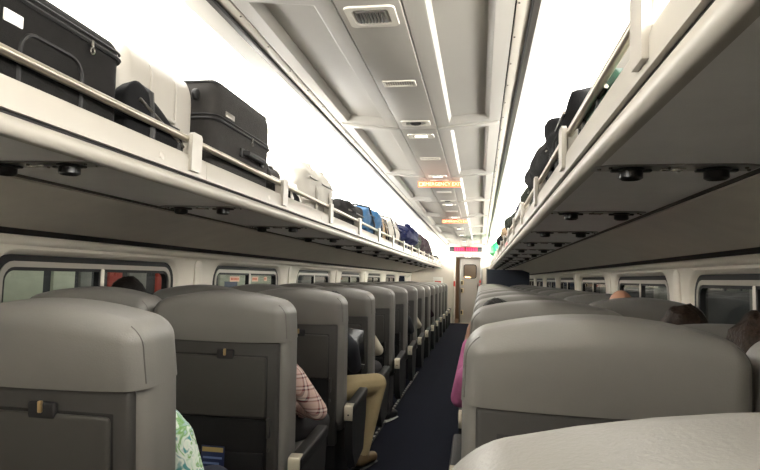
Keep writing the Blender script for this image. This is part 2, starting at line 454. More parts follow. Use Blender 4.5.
for sx in SX:
    wall = LW if sx < 0 else RW
    WC = WCS[sx]; edges = [WC[0]-1.0]+[(a+b)/2 for a, b in zip(WC[:-1], WC[1:])]+[YE]
    lipp = [(1.60, 1.396)]+[(1.586-.028*math.sin(math.radians(a)), 1.372+.024*math.cos(math.radians(a))) for a in range(0, 181, 20)]+[(1.60, 1.348)]
    MB().prism([(sx*x, z) for x, z in lipp], Y0, YE).build('lip', 'window_surround', wall)
    for k, yc in enumerate(WC):
        band_piece(sx, edges[k], edges[k+1], yc).build('window_lining', 'window_surround', wall)
        # moulded pilaster between the bays
        if k < len(WC)-1 and edges[k+1] < 12:
            x = sorted((sx*1.566, sx*1.590))
            MB().rbox(x[0], x[1], edges[k+1]-.055, edges[k+1]+.055, .62, 1.345, (.008, .05, .05), k=3).build('pilaster', 'window_surround', wall)
        if yc > 15: continue
        wn += 1
        W = thing('window_%d' % wn, 'sliding coach window in a rounded grey metal frame', 'window', (0, 0, 0), kind='structure')
        def ring_frame(name, m, hw0, hw1, dz0, dz1, xa, xb, r0, r1):
            A = [(sx*xa, yc+y, z) for y, z in rrect(hw0, WZ0-dz0, WZ1+dz0, r0)]
            B = [(sx*xa, yc+y, z) for y, z in rrect(hw1, WZ0-dz1, WZ1+dz1, r1)]
            C_ = [(sx*xb, yc+y, z) for y, z in rrect(hw1, WZ0-dz1, WZ1+dz1, r1)]
            D_ = [(sx*xb, yc+y, z) for y, z in rrect(hw0, WZ0-dz0, WZ1+dz0, r0)]
            V, Fc = loft([A, B, C_, D_, A]); MB().add(V, Fc).build(name, m, W)
        ring_frame('gasket', 'rubber', WHW+.035, WHW-.004, .025, -.004, WX-.004, WX+.04, .115, .086)
        ring_frame('frame', 'frame_grey', WHW-.004, WHW-.030, -.004, -.030, WX-.008, WX+.035, .086, .062)
        ring_frame('inner_gasket', 'rubber', WHW-.030, WHW-.046, -.030, -.046, WX-.002, WX+.035, .062, .048)
        x = sorted((sx*(WX-.006), sx*(WX+.03)))
        MB().rbox(x[0], x[1], yc-.016, yc+.016, WZ0+.03, WZ1-.03, .005, k=1).build('mullion', 'frame_grey', W)
        x = sorted((sx*(WX-.002), sx*(WX+.03)))
        MB().box(x[0], x[1], yc-.030, yc-.016, WZ0+.03, WZ1-.03).build('mullion_gasket', 'rubber', W)
        for a, c in ((-WHW+.04, -.02), (.016, WHW-.04)):
            x = sorted((sx*(WX+.012), sx*(WX+.018)))
            MB().box(x[0], x[1], yc+a, yc+c, WZ0+.04, WZ1-.04).build('pane', 'glass', W, smooth=False)
        if sx < 0 and k == 3:
            # red and cream emergency labels stuck to the panes
            for (dy, dz, hw, hh) in ((-.30, .405, .10, .022), (.16, .405, .075, .022), (.43, .408, .035, .020)):
                l = MB().box(-(WX+.009), -(WX+.0085), yc+dy-hw, yc+dy+hw, WZ0+dz-hh, WZ0+dz+hh).build('label', 'emer_label', W, smooth=False)
                q = hw*.7
                for yy in np.arange(-q, q+.001, .028): MB().box(-(WX+.0084), -(WX+.0078), yc+dy+yy-.009, yc+dy+yy+.008, WZ0+dz-hh*.45, WZ0+dz+hh*.5).build('letter', 'emer_red', l, smooth=False)
            MB().box(-(WX+.0095), -(WX+.009), yc-.50, yc-.24, WZ0+.22, WZ0+.385).build('notice', 'blue_notice', W, smooth=False)
    # outer skin above and below windows (keeps the night out)
    x = sorted((sx*1.655, sx*1.67)); MB().box(x[0], x[1], Y0, YE, 1.30, 2.35).build('outer_skin', 'dark_gap', wall)
    for a, c in [(Y0, WC[0]-WHW)]+[(p+WHW, q-WHW) for p, q in zip(WC[:-1], WC[1:])]:
        if c > a: MB().box(x[0], x[1], a, c, .6, 1.31).build('outer_post', 'dark_gap', wall)

# ---- luggage racks
def make_rack(sx):
    nm = 'suitcases' if sx < 0 else 'black backpack'
    R = thing('luggage_rack', 'long cream overhead luggage rack carrying the %s' % nm, 'luggage rack', (0, 0, 0))
    P = lambda pr: [(sx*x, z) for x, z in pr]
    MB().prism(P([(.690, 1.600), (1.395, 1.600), (1.395, 1.585), (.690, 1.585)]), Y0, YE).build('shelf', 'rack_cream', R)
    MB().prism(P([(.700, 1.556), (1.115, 1.560), (1.115, 1.585), (.700, 1.585)]), Y0, YE).build('underside', 'rack_under', R)
    # rounded nose
    nose = []
    for i in range(9):
        a = math.radians(90+i*20); nose.append((.697+.027*math.cos(a) if i else .697, 1.579+.026*math.sin(a)))
    nose = [(.705, 1.605), (.690, 1.605)]+[(.694-.024*math.sin(math.radians(20+i*16)), 1.580+.026*math.cos(math.radians(20+i*16))) for i in range(10)]+[(.705, 1.555)]
    MB().prism(P(nose), Y0, YE).build('nose', 'rack_cream', R)
    MB().prism(P([(.684, 1.604), (.70, 1.604), (.70, 1.613), (.684, 1.613)]), Y0, YE).build('groove', 'dark_gap', R)
    y = Y0; step = 2.1
    while y < YE-.01:
        y1 = min(YE, y+step)
        MB().prism(P([(.672, 1.613), (.672, 1.668), (.682, 1.690), (.694, 1.690), (.694, 1.613)]), y+.002, y1-.002).build('fascia', 'rack_cream', R); y = y1
    for k in range(12 if sx < 0 else 0):
        MB().rbox(-.6725, -.6705, 1.86+1.05*k-.016, 1.86+1.05*k+.016, 1.632, 1.656, .001, k=1).build('seat_plaque', 'frame_grey', R)
    if sx > 0: MB().rbox(.670, .6725, 6.2, 6.9, 1.625, 1.665, .001, k=1).build('pink_sticker', 'pink_sticker', R)
    off, pit = (2.09, 1.05) if sx < 0 else (1.08, 1.0)
    ys = [off+pit*k for k in range(-3, 16) if Y0 < off+pit*k < YE]
    for i, y in enumerate(ys):
        # bracket: a tapered plate that climbs from the fascia and clasps the rail
        pr = [(y-.040, 1.628), (y+.030, 1.628), (y+.040, 1.640), (y+.040, 1.762), (y+.030, 1.772), (y-.030, 1.772), (y-.040, 1.762)]
        x = sorted((sx*.660, sx*.676))
        MB().prismx(pr, *x).build('bracket', 'rack_cream', R)
        x = sorted((sx*.676, sx*.715)); MB().rbox(x[0], x[1], y-.03, y+.03, 1.66, 1.768, .01, k=2).build('bracket_arm', 'rack_cream', R)
        y2 = ys[i+1] if i+1 < len(ys) else YE
        MB().tube([(sx*.686, y+.03, 1.747), (sx*.686, y2-.03, 1.747)], .013, n=10).build('rail', 'rail_metal', R)
    return R
make_rack(-1); make_rack(1)

# ---- reading light units under the racks
def psu_proto():
    t = thing('reading_light_unit', 'x', 'reading light')
    pl = MB(); pts = [(-.20, -.030), (-.16, -.048), (.16, -.048), (.20, -.030), (.20, .035), (-.20, .035)]
    n = len(pts); pl.add([(x, y, 0) for x, y in pts]+[(x, y, -.005) for x, y in pts], [(i, (i+1) % n, (i+1) % n+n, i+n) for i in range(n)]+[tuple(range(n)), tuple(range(n, 2*n))[::-1]])
    p = pl.build('plate', 'plate_metal', t)
    scr = MB().lathe([(.005, 0), (.005, -.003), (.003, -.005)], n=8).mesh('screw', 'dark_trim')
    for x, y in ((-.185, .0), (-.16, -.02), (-.015, -.02), (.02, .02), (.17, -.02), (.187, .01)):
        o = link('screw', scr, p); o.location = (x, y, -.005)
    lm = MB().lathe([(.036, 0), (.036, -.006), (.030, -.008), (.030, -.026), (.024, -.030), (.018, -.022)], n=18).mesh('lamp', 'lamp_black')
    ear = MB().rbox(-.052, .052, -.010, .010, -.010, -.002, .004, k=1).mesh('lamp_flange', 'lamp_black')
    for x in (-.105, .105):
        o = link('lamp', lm, t); o.location = (x, 0, -.004)
        e = link('lamp_flange', ear, o)
    ct = MB().rbox(-.03, .03, -.012, .012, -.010, -.003, .004, k=1).build('switch', 'chrome', t)
    return t
proto = psu_proto(); first = True
for sx in SX:
    y = (1.56 if sx < 0 else 1.66)-1.06*0
    for k in range(14):
        yy = y+1.065*k
        if yy > YE-.4: break
        o = proto if first else copy_tree(proto); first = False
        o.location = (sx*.893, yy, 1.5585)
        o['label'] = 'two black reading lamps under the %s rack' % ('suitcase' if sx < 0 else 'backpack')
        o['group'] = 'reading light units under the %s rack' % ('suitcase' if sx < 0 else 'backpack')

# ---- ceiling vents, lights and signs
def vent(y, kind):
    if kind == 'grille':
        t = thing('ceiling_vent', 'slatted grey air grille in a white recessed ceiling frame', 'air vent', (0, y, CEIL-.024), group='slatted air grilles in the ceiling strip')
        A = [[(x, yy, z) for x, yy in rrect(hw, -hh, hh, r)] for hw, hh, r, z in ((.092, .085, .02, .0), (.090, .083, .02, -.006), (.066, .060, .015, -.006), (.058, .050, .012, .012))]
        V, Fc = loft(A); MB().add(V, Fc).build('frame', 'vent_white', t)
        MB().rbox(-.056, .056, -.048, .048, .006, .012, .003, k=1).build('backing', 'vent_dark', t)
        sl = MB().rbox(-.0035, .0035, -.040, .040, -.010, .006, .002, k=1).mesh('slat', 'vent_slat')
        for i in range(7): o = link('slat', sl, t); o.location = (-.036+.012*i, 0, 0)
        for s_ in (-1, 1): MB().rbox(s_*.048-.006, s_*.048+.006, -.045, .045, -.008, .006, .004, k=1).build('cheek', 'vent_slat', t)
        MB().rbox(-.052, .052, -.052, -.038, -.008, .006, .004, k=1).build('lip', 'vent_slat', t)
    elif kind == 'slot':
        t = thing('ceiling_vent', 'narrow white slot vent with dark louvres in the ceiling strip', 'air vent', (0, y, CEIL-.024), group='narrow slot vents in the ceiling strip')
        A = [[(x, yy, z) for x, yy in rrect(hw, -hh, hh, r, 2)] for hw, hh, r, z in ((.080, .042, .005, .0), (.079, .041, .005, -.006), (.069, .031, .003, -.006), (.067, .029, .003, .012))]
        V, Fc = loft(A); MB().add(V, Fc).build('frame', 'vent_white', t)
        MB().box(-.069, .069, -.031, .031, .001, .005).build('backing', 'vent_dark', t)
        sl = MB().box(-.0016, .0016, -.029, .029, -.002, .002).mesh('slat', 'vent_white')
        for i in range(11): o = link('slat', sl, t); o.location = (-.058+.0116*i, 0, 0)
    elif kind == 'round':
        t = thing('ceiling_vent', 'round dark air outlet in a square white ceiling plate', 'air vent', (0, y, CEIL-.024), group='round air outlets in the ceiling strip')
        A = [[(x, yy, z) for x, yy in rrect(hw, -hh, hh, r)] for hw, hh, r, z in ((.088, .060, .02, .0), (.086, .058, .02, -.006), (.062, .040, .02, -.006), (.056, .034, .02, .006))]
        V, Fc = loft(A); MB().add(V, Fc).build('frame', 'vent_white', t)
        MB().box(-.058, .058, -.036, .036, .004, .008).build('backing', 'vent_slat', t)
        MB().lathe([(.034, .006), (.034, -.006), (.028, -.010), (.012, -.008)], n=18).build('outlet', 'vent_dark', t)
    else:
        t = thing('ceiling_light', 'lit lens in a white plate on the ceiling strip', 'ceiling light', (0, y, CEIL-.024), group='small lights in the ceiling strip')
        A = [[(x, yy, z) for x, yy in rrect(hw, -hh, hh, r)] for hw, hh, r, z in ((.086, .055, .018, .0), (.084, .053, .018, -.007), (.058, .032, .012, -.007), (.054, .028, .012, .004))]
        V, Fc = loft(A); MB().add(V, Fc).build('frame', 'vent_white', t)
        MB().box(-.056, .056, -.030, .030, .002, .006).build('backing', 'vent_white', t)
        MB().rbox(-.040, .040, -.004, .022, -.007, .004, .004, k=1).build('lens', 'small_light', t)
y = 2.07
while y < YE-1:
    vent(y, 'grille' if y < 3 else 'round'); vent(y+.75, 'slot'); vent(y+1.50, 'round'); vent(y+1.83, 'light')
    y += 3.66
y = 4.65
while y < YE-1.5:
    vent(y, 'slot'); vent(y+.83, 'light'); y += 3.66
def hang_sign(y):
    t = thing('exit_sign', 'glowing orange EMERGENCY EXIT strip hanging across the ceiling', 'sign', (0.0, y, CEIL-.026), group='orange exit strips under the ceiling')
    MB().rbox(-.205, .205, -.006, .006, -.062, -.004, .003, k=1).build('plate', 'sign_orange', t)
    text_mesh('EMERGENCY EXIT', .046, 'lettering', 'sign_text', t, (.03, -.0068, -.033), (PI/2, 0, 0))
    b = MB()
    for x in (-.175,):
        for (a, c, d, e) in ((-.018, .018, -.050, -.046), (-.018, .018, -.020, -.016), (-.018, -.014, -.050, -.016), (.014, .018, -.050, -.016)):
            b.box(x+a, x+c, -.0075, -.006, d, e)
    b.build('symbol', 'sign_text', t)
    for x in (-.15, .15): MB().tube([(x, 0, -.006), (x, 0, .010)], .004, n=6).build('hanger', 'steel', t)
hang_sign(5.72); hang_sign(9.45)

# ------------------------------------------------------------------ end of the car
def end_wall():
    Wl = MB()
    dx0, dx1, dz = -.33, .43, 1.93
    Wl.box(-1.68, dx0, YE, YE+.08, 0, 2.35); Wl.box(dx1, 1.68, YE, YE+.08, 0, 2.35); Wl.box(dx0, dx1, YE, YE+.08, dz, 2.35)
    o = Wl.build('wall_end', 'end_cream', smooth=False); tag(o, 'cream end wall of the coach with a door opening', 'wall', kind='structure')
    t = thing('door_1', 'grey sliding end door with a small dark window', 'door', (0, YE, 0), kind='structure')
    xc = (dx0+dx1)/2
    for s_, x in ((-1, dx0), (1, dx1)):
        MB().rbox(x-.035, x+.035, -.05, .10, 0, dz+.03, .02, k=2).build('jamb', 'end_cream' if s_ < 0 else 'steel', t)
    MB().rbox(dx0, dx1, -.06, .10, dz-.05, dz+.04, .015, k=2).build('header', 'steel', t)
    MB().rbox(xc-.09, xc+.09, -.075, -.05, dz-.03, dz+.005, .01, k=2).build('header_lamp', 'small_light', t)
    # leaf with a window hole
    n = 4; hole = [(xc+.06+x, z) for x, z in rrect(.17, 1.30, 1.68, .06, n)]
    leaf0, leaf1 = xc-.22, dx1
    out = []
    for x, z in hole:
        out.append((leaf1 if x > xc+.06 else leaf0, dz-.06 if z > 1.49 else .0))
    V, Fc = loft([[(x, .30, z) for x, z in out], [(x, .30, z) for x, z in hole], [(x, .34, z) for x, z in hole], [(x, .34, z) for x, z in out], [(x, .30, z) for x, z in out]])
    MB().add(V, Fc).build('leaf', 'door_grey', t, smooth=False)
    A, Bq = rrect(.185, 1.285, 1.695, .07, n), rrect(.165, 1.305, 1.675, .055, n)
    V, Fc = loft([[(xc+.06+x, .30, z) for x, z in A], [(xc+.06+x, .285, z) for x, z in A], [(xc+.06+x, .285, z) for x, z in Bq], [(xc+.06+x, .30, z) for x, z in Bq]])
    MB().add(V, Fc).build('window_gasket', 'rubber', t)
    MB().box(xc-.11, xc+.23, .315, .32, 1.30, 1.68).build('pane', 'glass', t, smooth=False)
    MB().rbox(leaf0-.03, leaf0+.02, .28, .36, 0, dz-.06, .01, k=1).build('door_edge', 'steel', t)
    for z in (1.16, .93, .30):
        MB().rbox(xc-.20, xc-.12, .285, .30, z-.07, z+.07, .01, k=1).build('sticker', 'yellow_sticker', t)
        MB().rbox(xc-.19, xc-.15, .280, .29, z-.05, z+.05, .006, k=1).build('pictogram', 'black_plastic', t)
    MB().tube([(dx1-.10, .28, .95), (dx1-.10, .25, .97), (dx1-.10, .25, 1.12), (dx1-.10, .28, 1.14)], .010, n=8).build('handle', 'chrome', t)
    for z in (1.20, 1.08): MB().box(dx1-.055, dx1-.005, -.052, -.050, z-.04, z+.04).build('red_sticker', 'red_sticker', t)
    MB().box(dx0-.02, dx0+.03, -.052, -.050, 1.05, 1.20).build('red_sticker', 'red_sticker', t)
    # vestibule behind
    v = MB(); v.box(-1.6, 1.6, YE+.08, YE+2.0, -.05, 0); v.box(-1.6, 1.6, YE+.08, YE+2.0, 2.3, 2.35)
    v.box(-1.0, -.95, YE+.08, YE+2.0, 0, 2.3); v.box(.95, 1.0, YE+.08, YE+2.0, 0, 2.3); v.box(-1.0, 1.0, YE+2.0, YE+2.05, 0, 2.3)
    o = v.build('wall_vestibule', 'vest_warm', smooth=False); tag(o, 'warm lit vestibule walls seen through the end door window', 'wall', kind='structure')
    L = thing('vestibule_lamp', 'small amber lamp glowing behind the end door window', 'lamp', (.0, YE+1.5, 1.30))
    MB().rbox(-.10, .10, -.02, .02, -.04, .04, .015, k=2).build('lens', 'vest_lamp', L)
    MB().rbox(-.12, .12, .015, .49, -.06, .06, .01, k=1).build('housing', 'dark_trim', L)
    L2 = bpy.data.lights.new('vestibule_bulb', 'POINT'); L2.energy = 6; L2.color = (1, .8, .6); L2.shadow_soft_size = .1
    lo = bpy.data.objects.new('vestibule_bulb', L2); COL.objects.link(lo); lo.location = (0, YE+.9, 2.1)
    lo2 = lo.copy(); COL.objects.link(lo2); lo2.location = (0.0, YE-.3, 2.1); 
    bpy.data.objects.remove(lo2)
    # LED display
    d = thing('led_display', 'black message display with red glowing letters above the end door', 'display', (-.02, YE-.02, 2.125))
    MB().rbox(-.46, .46, -.06, .02, -.075, .055, .01, k=1).build('housing', 'led_body', d)
    xx = -.31; rl = random.Random(5)
    while xx < .31:
        if abs(xx+.02) < .028: xx = .012
        wd = rl.choice((.020, .028, .036)); MB().box(xx, xx+wd, -.064, -.060, -.062, .040).build('led_letter', 'led_text', d, smooth=False)
        MB().box(xx+.006, xx+wd+.010, -.064, -.060, *rl.choice(((.020, .040), (-.062, -.042), (-.02, .0)))).build('led_letter', 'led_text', d, smooth=False); xx += wd+.026
    n_ = thing('wall_notice', 'white notice with a red mark on the end wall beside the door', 'notice', (-.80, YE-.006, 1.17))
    MB().rbox(-.14, .14, -.004, .004, -.13, .13, .002, k=1).build('sheet', 'white_sticker', n_)
    MB().box(-.09, .09, -.006, -.004, -.03, .02).build('red_mark', 'red_sticker', n_, smooth=False)
    # slate partition on the backpack side
    p = thing('partition', 'slate blue draught partition behind the last seats near the end door', 'partition', (1.02, 13.95, 0))
    MB().rbox(-.47, .48, -.02, .02, .02, 1.50, .015, k=2).build('panel', 'blue_panel', p)
    MB().tube([(-.47, 0, 0), (-.47, 0, 1.52)], .018, n=10).build('post', 'steel', p)
end_wall()
# wall behind the camera, closing the saloon
tag(MB().box(-1.68, 1.68, Y0-.05, Y0, 0, 2.35).build('wall_rear', 'end_cream', smooth=False), 'cream wall closing the coach behind the viewer', 'wall', kind='structure')
tag(MB().box(-1.68, 1.68, Y0, YE+.1, 2.34, 2.38).build('roof', 'dark_gap', smooth=False), 'outer roof of the coach', 'roof', kind='structure')

# ------------------------------------------------------------------ outside
def outside():
    g = MB().box(-9, 9, -6, 32, -1.1, -1.0).build('ground', 'dark_wall', smooth=False); tag(g, 'dark track bed outside the windows', 'ground', kind='structure')
    for sx in SX:
        x = sorted((sx*5.0, sx*5.2))
        o = MB().box(x[0], x[1], -6, 30, -1, 3.2).build('station_wall', 'concrete' if sx < 0 else 'dark_wall', smooth=False)
        tag(o, 'grey concrete station wall outside the %s windows' % ('left hand' if sx < 0 else 'right hand'), 'wall', kind='structure')
        x = sorted((sx*1.9, sx*(2.5 if sx < 0 else 5.0)))
        o = MB().box(x[0], x[1], -6, 30, -.9, -.1).build('platform', 'concrete', smooth=False); tag(o, 'concrete station platform beside the train', 'platform', kind='structure')
        o = MB().box(*sorted((sx*1.9, sx*5.0)), -6, 30, 3.1, 3.2).build('canopy', 'dark_wall', smooth=False); tag(o, 'dark platform canopy over the tracks', 'roof', kind='structure')
    # coach standing on the next track
    t = thing('neighbouring_coach', 'stationary coach with pale and red panels on the next track outside', 'train', (-3.45, 0, -.1))
    MB().rbox(-.9, .0, -4, 28, .2, 2.9, .12, k=3).build('body', 'dark_wall', t)
    for a, c, m in ((4.0, 4.78, 'pillar_green'), (4.90, 5.20, 'pillar_green'), (5.28, 5.45, 'train_grey'), (5.74, 5.97, 'train_red'), (6.10, 6.45, 'train_grey'), (6.68, 6.98, 'train_red'), (7.22, 8.3, 'pillar_green'), (8.45, 12.2, 'pillar_green'), (12.6, 14.5, 'train_grey'), (15, 19, 'pillar_green'), (20, 25, 'train_grey')):
        MB().rbox(-.02, .03, a, c, .5, 2.7, .015, k=1).build('panel', m, t)
    def column(x, y):  # pale columns added in place of grey reflections in the panes
        t = thing('reflection_column', 'pale column added outside in place of window reflections', 'column', (x, y, -.1), group='pale columns in place of reflections')
        MB().rbox(-.16, .16, -.16, .16, 0, 3.2, .03, k=2).build('shaft', 'train_grey', t)
        MB().rbox(-.22, .22, -.22, .22, 0, .18, .03, k=2).build('plinth', 'train_grey', t)
    for y in (7.35, 11.2, 16): column(3.6, y)
    t = thing('tan_board', 'tan upright board added for orange patches in the right hand panes', 'board', (4.0, 7.8, -.1))  # board added for the orange patches in the right hand glass
    MB().rbox(-.03, .03, -.3, .3, .5, 2.5, .01, k=1).build('face', 'tan_fabric', t)
    for s_ in (-1, 1): MB().box(-.03, .03, s_*.2-.03, s_*.2+.03, 0, .5).build('leg', 'steel', t)
    for sx in SX:
        for y in (1.5, 5.5, 9.5, 13.5, 18.5):  # unseen lamps added to light what the windows show
            t = thing('outside_fill_lamp', 'added fill lamp lighting the view outside the %s windows' % ('suitcase side' if sx < 0 else 'backpack side'), 'lamp', (sx*2.5, y, 2.98), group='added fill lamps outside')
            MB().rbox(-.08, .08, -.7, .7, 0, .08, .02, k=1).build('housing', 'steel', t)
            MB().tube([(0, -.65, -.02), (0, .65, -.02)], 0.03 if sx < 0 else .02, n=8).build('tube', 'outside_fill_tube', t)
outside()

# ------------------------------------------------------------------ seats
HW = .297
HR = dict(x=HW, y0=-.038, y1=.165, z0=.988, z1=1.134, r=(.052, .060, .046))
def hr_def(x, y, z):
    t = (z-HR['z0'])/(HR['z1']-HR['z0']); u = x/HW
    z2 = z+.046*(1-u*u)*max(0, t)-.008*(1-u*u)*max(0, 1-2*t)
    x2 = x*(1-.02*max(0, t))
    # the rear face bellies out a little
    y2 = y-(.012*(1-u*u)*math.sin(PI*min(1, max(0, t))) if y < .06 else 0)
    # rake: top leans back
    return (x2, y2-.012*t, z2)
M_head = MB().rbox(-HW, HW, HR['y0'], HR['y1'], HR['z0']-.050, HR['z1'], HR['r'], k=6, m=(10, 2, 3), fn=lambda x, y, z: hr_def(x, y, max(z, HR['z0']))).mesh('headrest', 'leather')
def seam_path(ph, dr=0.):
    rx, ry, rz = HR['r']; pts = []
    hx, hz0, hz1 = HW-rx, HR['z0']+.012, HR['z1']-rz
    c, s_ = math.cos(ph), math.sin(ph)
    yb = HR['y0']+ry-ry*s_
    out = []
    for i in range(6): out.append((-hx-rx*c, hz0+(hz1-hz0)*i/6))
    for i in range(9):
        a = PI-(PI/2)*i/8; out.append((-hx+rx*c*math.cos(a), hz1+rz*c*math.sin(a)))
    for i in range(1, 12): out.append((-hx+2*hx*i/12, hz1+rz*c))
    for i in range(9):
        a = PI/2-(PI/2)*i/8; out.append((hx+rx*c*math.cos(a), hz1+rz*c*math.sin(a)))
    for i in range(5, -1, -1): out.append((hx+rx*c, hz0+(hz1-hz0)*i/6))
    return [hr_def(x, yb, z) for x, z in out]
M_seam = MB().tube(seam_path(math.radians(22)), .0030, n=6).mesh('piping', 'leather_seam')
_sp = seam_path(math.radians(30)); _n = len(_sp)
M_seam2 = [MB().tube(q, .0020, n=6).mesh('seam', 'leather_seam') for q in (_sp[:13], _sp[-13:])]
def br_def(x, y, z):
    return (x, y, z)
M_back = MB().rbox(-.2955, .2955, -.010, .152, .40, 1.06, (.035, .05, .05), k=4, m=(3, 1, 4), fn=br_def).mesh('backrest', 'leather')
M_shell = MB().rbox(-.264, .264, -.032, .02, .30, .986, (.014, .014, .014), k=2, m=(1, 1, 1)).mesh('back_shell', 'shell')
M_recess = MB().rbox(-.221, .221, -.0340, -.02, .672, .932, .004, k=1).mesh('tray_recess', 'black_plastic')
M_tray = MB().rbox(-.215, .215, -.044, -.028, .680, .924, (.012, .006, .012), k=2).mesh('tray_table', 'tray')
lb = MB().rbox(-.036, .036, -.0455, -.03, .912, .952, .006, k=2)
M_latch = lb.mesh('latch', 'seat_base')
M_tog = MB().rbox(-.005, .005, -.052, -.042, .928, .956, .003, k=2).mesh('latch_toggle', 'brass')
M_hinge = MB().rbox(.222, .236, -.046, -.028, .605, .685, .004, k=1).rbox(.224, .234, -.043, -.030, .55, .565, .004, k=1).mesh('tray_hinge', 'shell')
M_void = MB().box(-.222, .222, -.0350, -.02, .31, .672).mesh('pocket_lining', 'pocket', False)
def pk(x, y, z):
    return (x, y-.012*math.cos(x/.21*PI/2)*min(1, max(0, (z-.30)/.2)), z)
M_pocket = MB().rbox(-.212, .212, -.052, -.034, .31, .545, .006, k=1, m=(6, 1, 3), fn=pk).mesh('seat_pocket', 'pocket')
def cu(x, y, z): return (x, y, z+.015*(1-(x/.29)**2))
M_cush = MB().rbox(-.285, .285, .09, .60, .34, .455, (.05, .06, .05), k=4, m=(4, 3, 1), fn=cu).mesh('seat_cushion', 'leather')
M_base = MB().rbox(-.24, .24, .12, .52, .0, .345, .02, k=1).mesh('pedestal', 'seat_base')
# armrest (origin: its centre line in x, seat y)
M_pad = MB().rbox(-.029, .029, -.020, .42, .475, .530, (.012, .02, .018), k=3, fn=lambda x, y, z: (x, y, z+.03*(y/.42))).mesh('armrest', 'arm_pad')
M_aside = MB().prismx([(-.012, .485), (.40, .510), (.40, .40), (.34, .20), (.10, .16), (.02, .26), (-.012, .40)], -.022, .022).mesh('arm_panel', 'arm_side')
M_cap = MB().prismx([(-.026, .450), (-.020, .446), (-.016, .520), (.020, .532), (.020, .536), (-.020, .530), (-.027, .520)], -.024, .024).mesh('end_cap', 'cap')
M_scr = MB().lathe([(.005, 0), (.005, -.003), (.003, -.004)], n=8, axis='y').mesh('screw', 'black_plastic')

def make_seat(side, col, row, label, group, y, recl=0., slim=False):
    xc = side*(.657 if col == 'aisle' else 1.257)
    t = thing('coach_seat', label, 'seat', (xc, y, 0), group=group)
    back = []
    h = link('headrest', M_head, t); sms = [link('piping', M_seam, h)] if (side > 0 and row == 0) else [link('seam', q, h) for q in M_seam2]; back.append(h)
    back.append(link('backrest', M_back, t))
    sh = link('back_shell', M_shell, t); back.append(sh); link('tray_recess', M_recess, sh)
    tr = link('tray_table', M_tray, t); back.append(tr)
    if row < 7:
        l = link('latch', M_latch, t); back.append(l); l2 = link('latch_toggle', M_tog, l)
        hg = link('tray_hinge', M_hinge, t); back.append(hg)
    vd = link('pocket_lining', M_void, t); back.append(vd); back.append(link('seat_pocket', M_pocket, t))
    a = math.radians(3.0+recl)              # rake of the back, hinged at the cushion
    piv = Vector((0, .10, .42)); R = Matrix.Rotation(a, 3, 'X')
    off = piv-R@piv+Vector((0, .47*math.sin(math.radians(3.0)), 0))
    for o in back:
        lx = 0.
        if o.name.startswith('latch'): lx = -side*.042
        if o.name.startswith('tray_hinge') and side > 0: o.scale.x = -1
        o.rotation_euler = (a, 0, 0); o.location = off+Vector((lx, 0, 0))
    if side > 0 and row == 0: h.location.z -= .004
    link('seat_cushion', M_cush, t); link('pedestal', M_base, t)
    if col == 'aisle':
        arm = link('armrest', M_pad, t); arm.location = (-side*.340, 0, 0)
        link('arm_panel', M_aside, arm); c = link('end_cap', M_cap, arm)
        s_ = link('screw', M_scr, arm); s_.location = (0, -.024, .478)
    else:
        arm = link('armrest', M_pad, t); arm.location = (-side*.302, .12, .02)
    return t
SEATY = lambda n: n+.365
rd = random.Random(3)
NUM = ['first', 'second', 'third', 'fourth', 'fifth', 'sixth', 'seventh', 'eighth', 'ninth', 'tenth', 'eleventh', 'twelfth', 'thirteenth', 'fourteenth', 'fifteenth', 'sixteenth']
ORD = {r: ('level with the khaki trousered passenger' if r == 3 else 'level with the beige jacketed passenger' if r == 4 else '%s row beyond the khaki trousered passenger' % NUM[r-4] if r > 4 else 'level with the passenger in the floral top') for r in range(15)}
occ = {(-1, 'aisle', 1): ('grey leather aisle seat with a floral sleeve showing past its side', 2.0, -.015),
       (-1, 'aisle', 2): ('grey leather aisle seat with a plaid sleeve past its side and a navy card', 0., 0.),
       (-1, 'aisle', 3): ('grey leather aisle seat of the passenger in khaki trousers', 0., 0.),
       (-1, 'aisle', 4): ('grey leather aisle seat with a beige jacket showing past its side', 3., -.04),
       (-1, 'window', 2): ('grey leather window seat with dark hair rising above it, under the suitcase rack', 0., 0.),
       (1, 'aisle', 0): ('grey leather aisle seat with raised piping along its top edge', 0., -.03),
       (1, 'aisle', 1): ('broad grey leather aisle seat directly behind the pink sleeved passenger', 0., 0.),
       (1, 'aisle', 2): ('grey leather aisle seat of the pink sleeved passenger', 0., 0.),
       (1, 'window', 1): ('grey leather window seat beside the dark haired passenger, next to the first right hand window', 3., 0.),
       (1, 'window', 2): ('grey leather window seat tipped far back, of the passenger with brown curly hair', 21., .13),
       (1, 'window', 3): ('grey leather window seat of the bald passenger', 0., 0.)}
for side in SX:
    for row in range(0, 15):
        for col in ('aisle', 'window'):
            if side < 0 and (row < 1 or (row == 1 and col == 'window')): continue
            if side > 0 and (row > 12 or (row == 0 and col == 'window')): continue
            key = (side, col, row)
            if key in occ: lab, rc, dy = occ[key]; grp = 'coach seats in pairs beside the aisle'
            else:
                lab = 'grey leather %s seat, %s, on the %s side' % (col, ORD[row], 'suitcase rack' if side < 0 else 'black backpack')
                rc, dy = rd.uniform(-1, 2.5), 0.; grp = 'grey %s seats on the %s side' % (col, 'suitcase rack' if side < 0 else 'black backpack')
            make_seat(side, col, row, lab, grp, SEATY(row)+dy, rc)

# trim edge at the foot of the left hand seats, its shine painted as pale dots
fs = thing('floor_strip', 'shiny trim strip along the foot of the seats, glints painted as white dots', 'floor strip', (-.40, 4.9, .0))
MB().rbox(-.014, .014, -.4, 3.2, .001, .012, .004, k=1).build('channel', 'black_plastic', fs)
dot = MB().rbox(-.008, .008, -.022, .022, .010, .015, .002, k=1).mesh('dot', 'trim_glint')
for i in range(30): o = link('dot', dot, fs); o.location = (0, -.3+i*.115, 0)

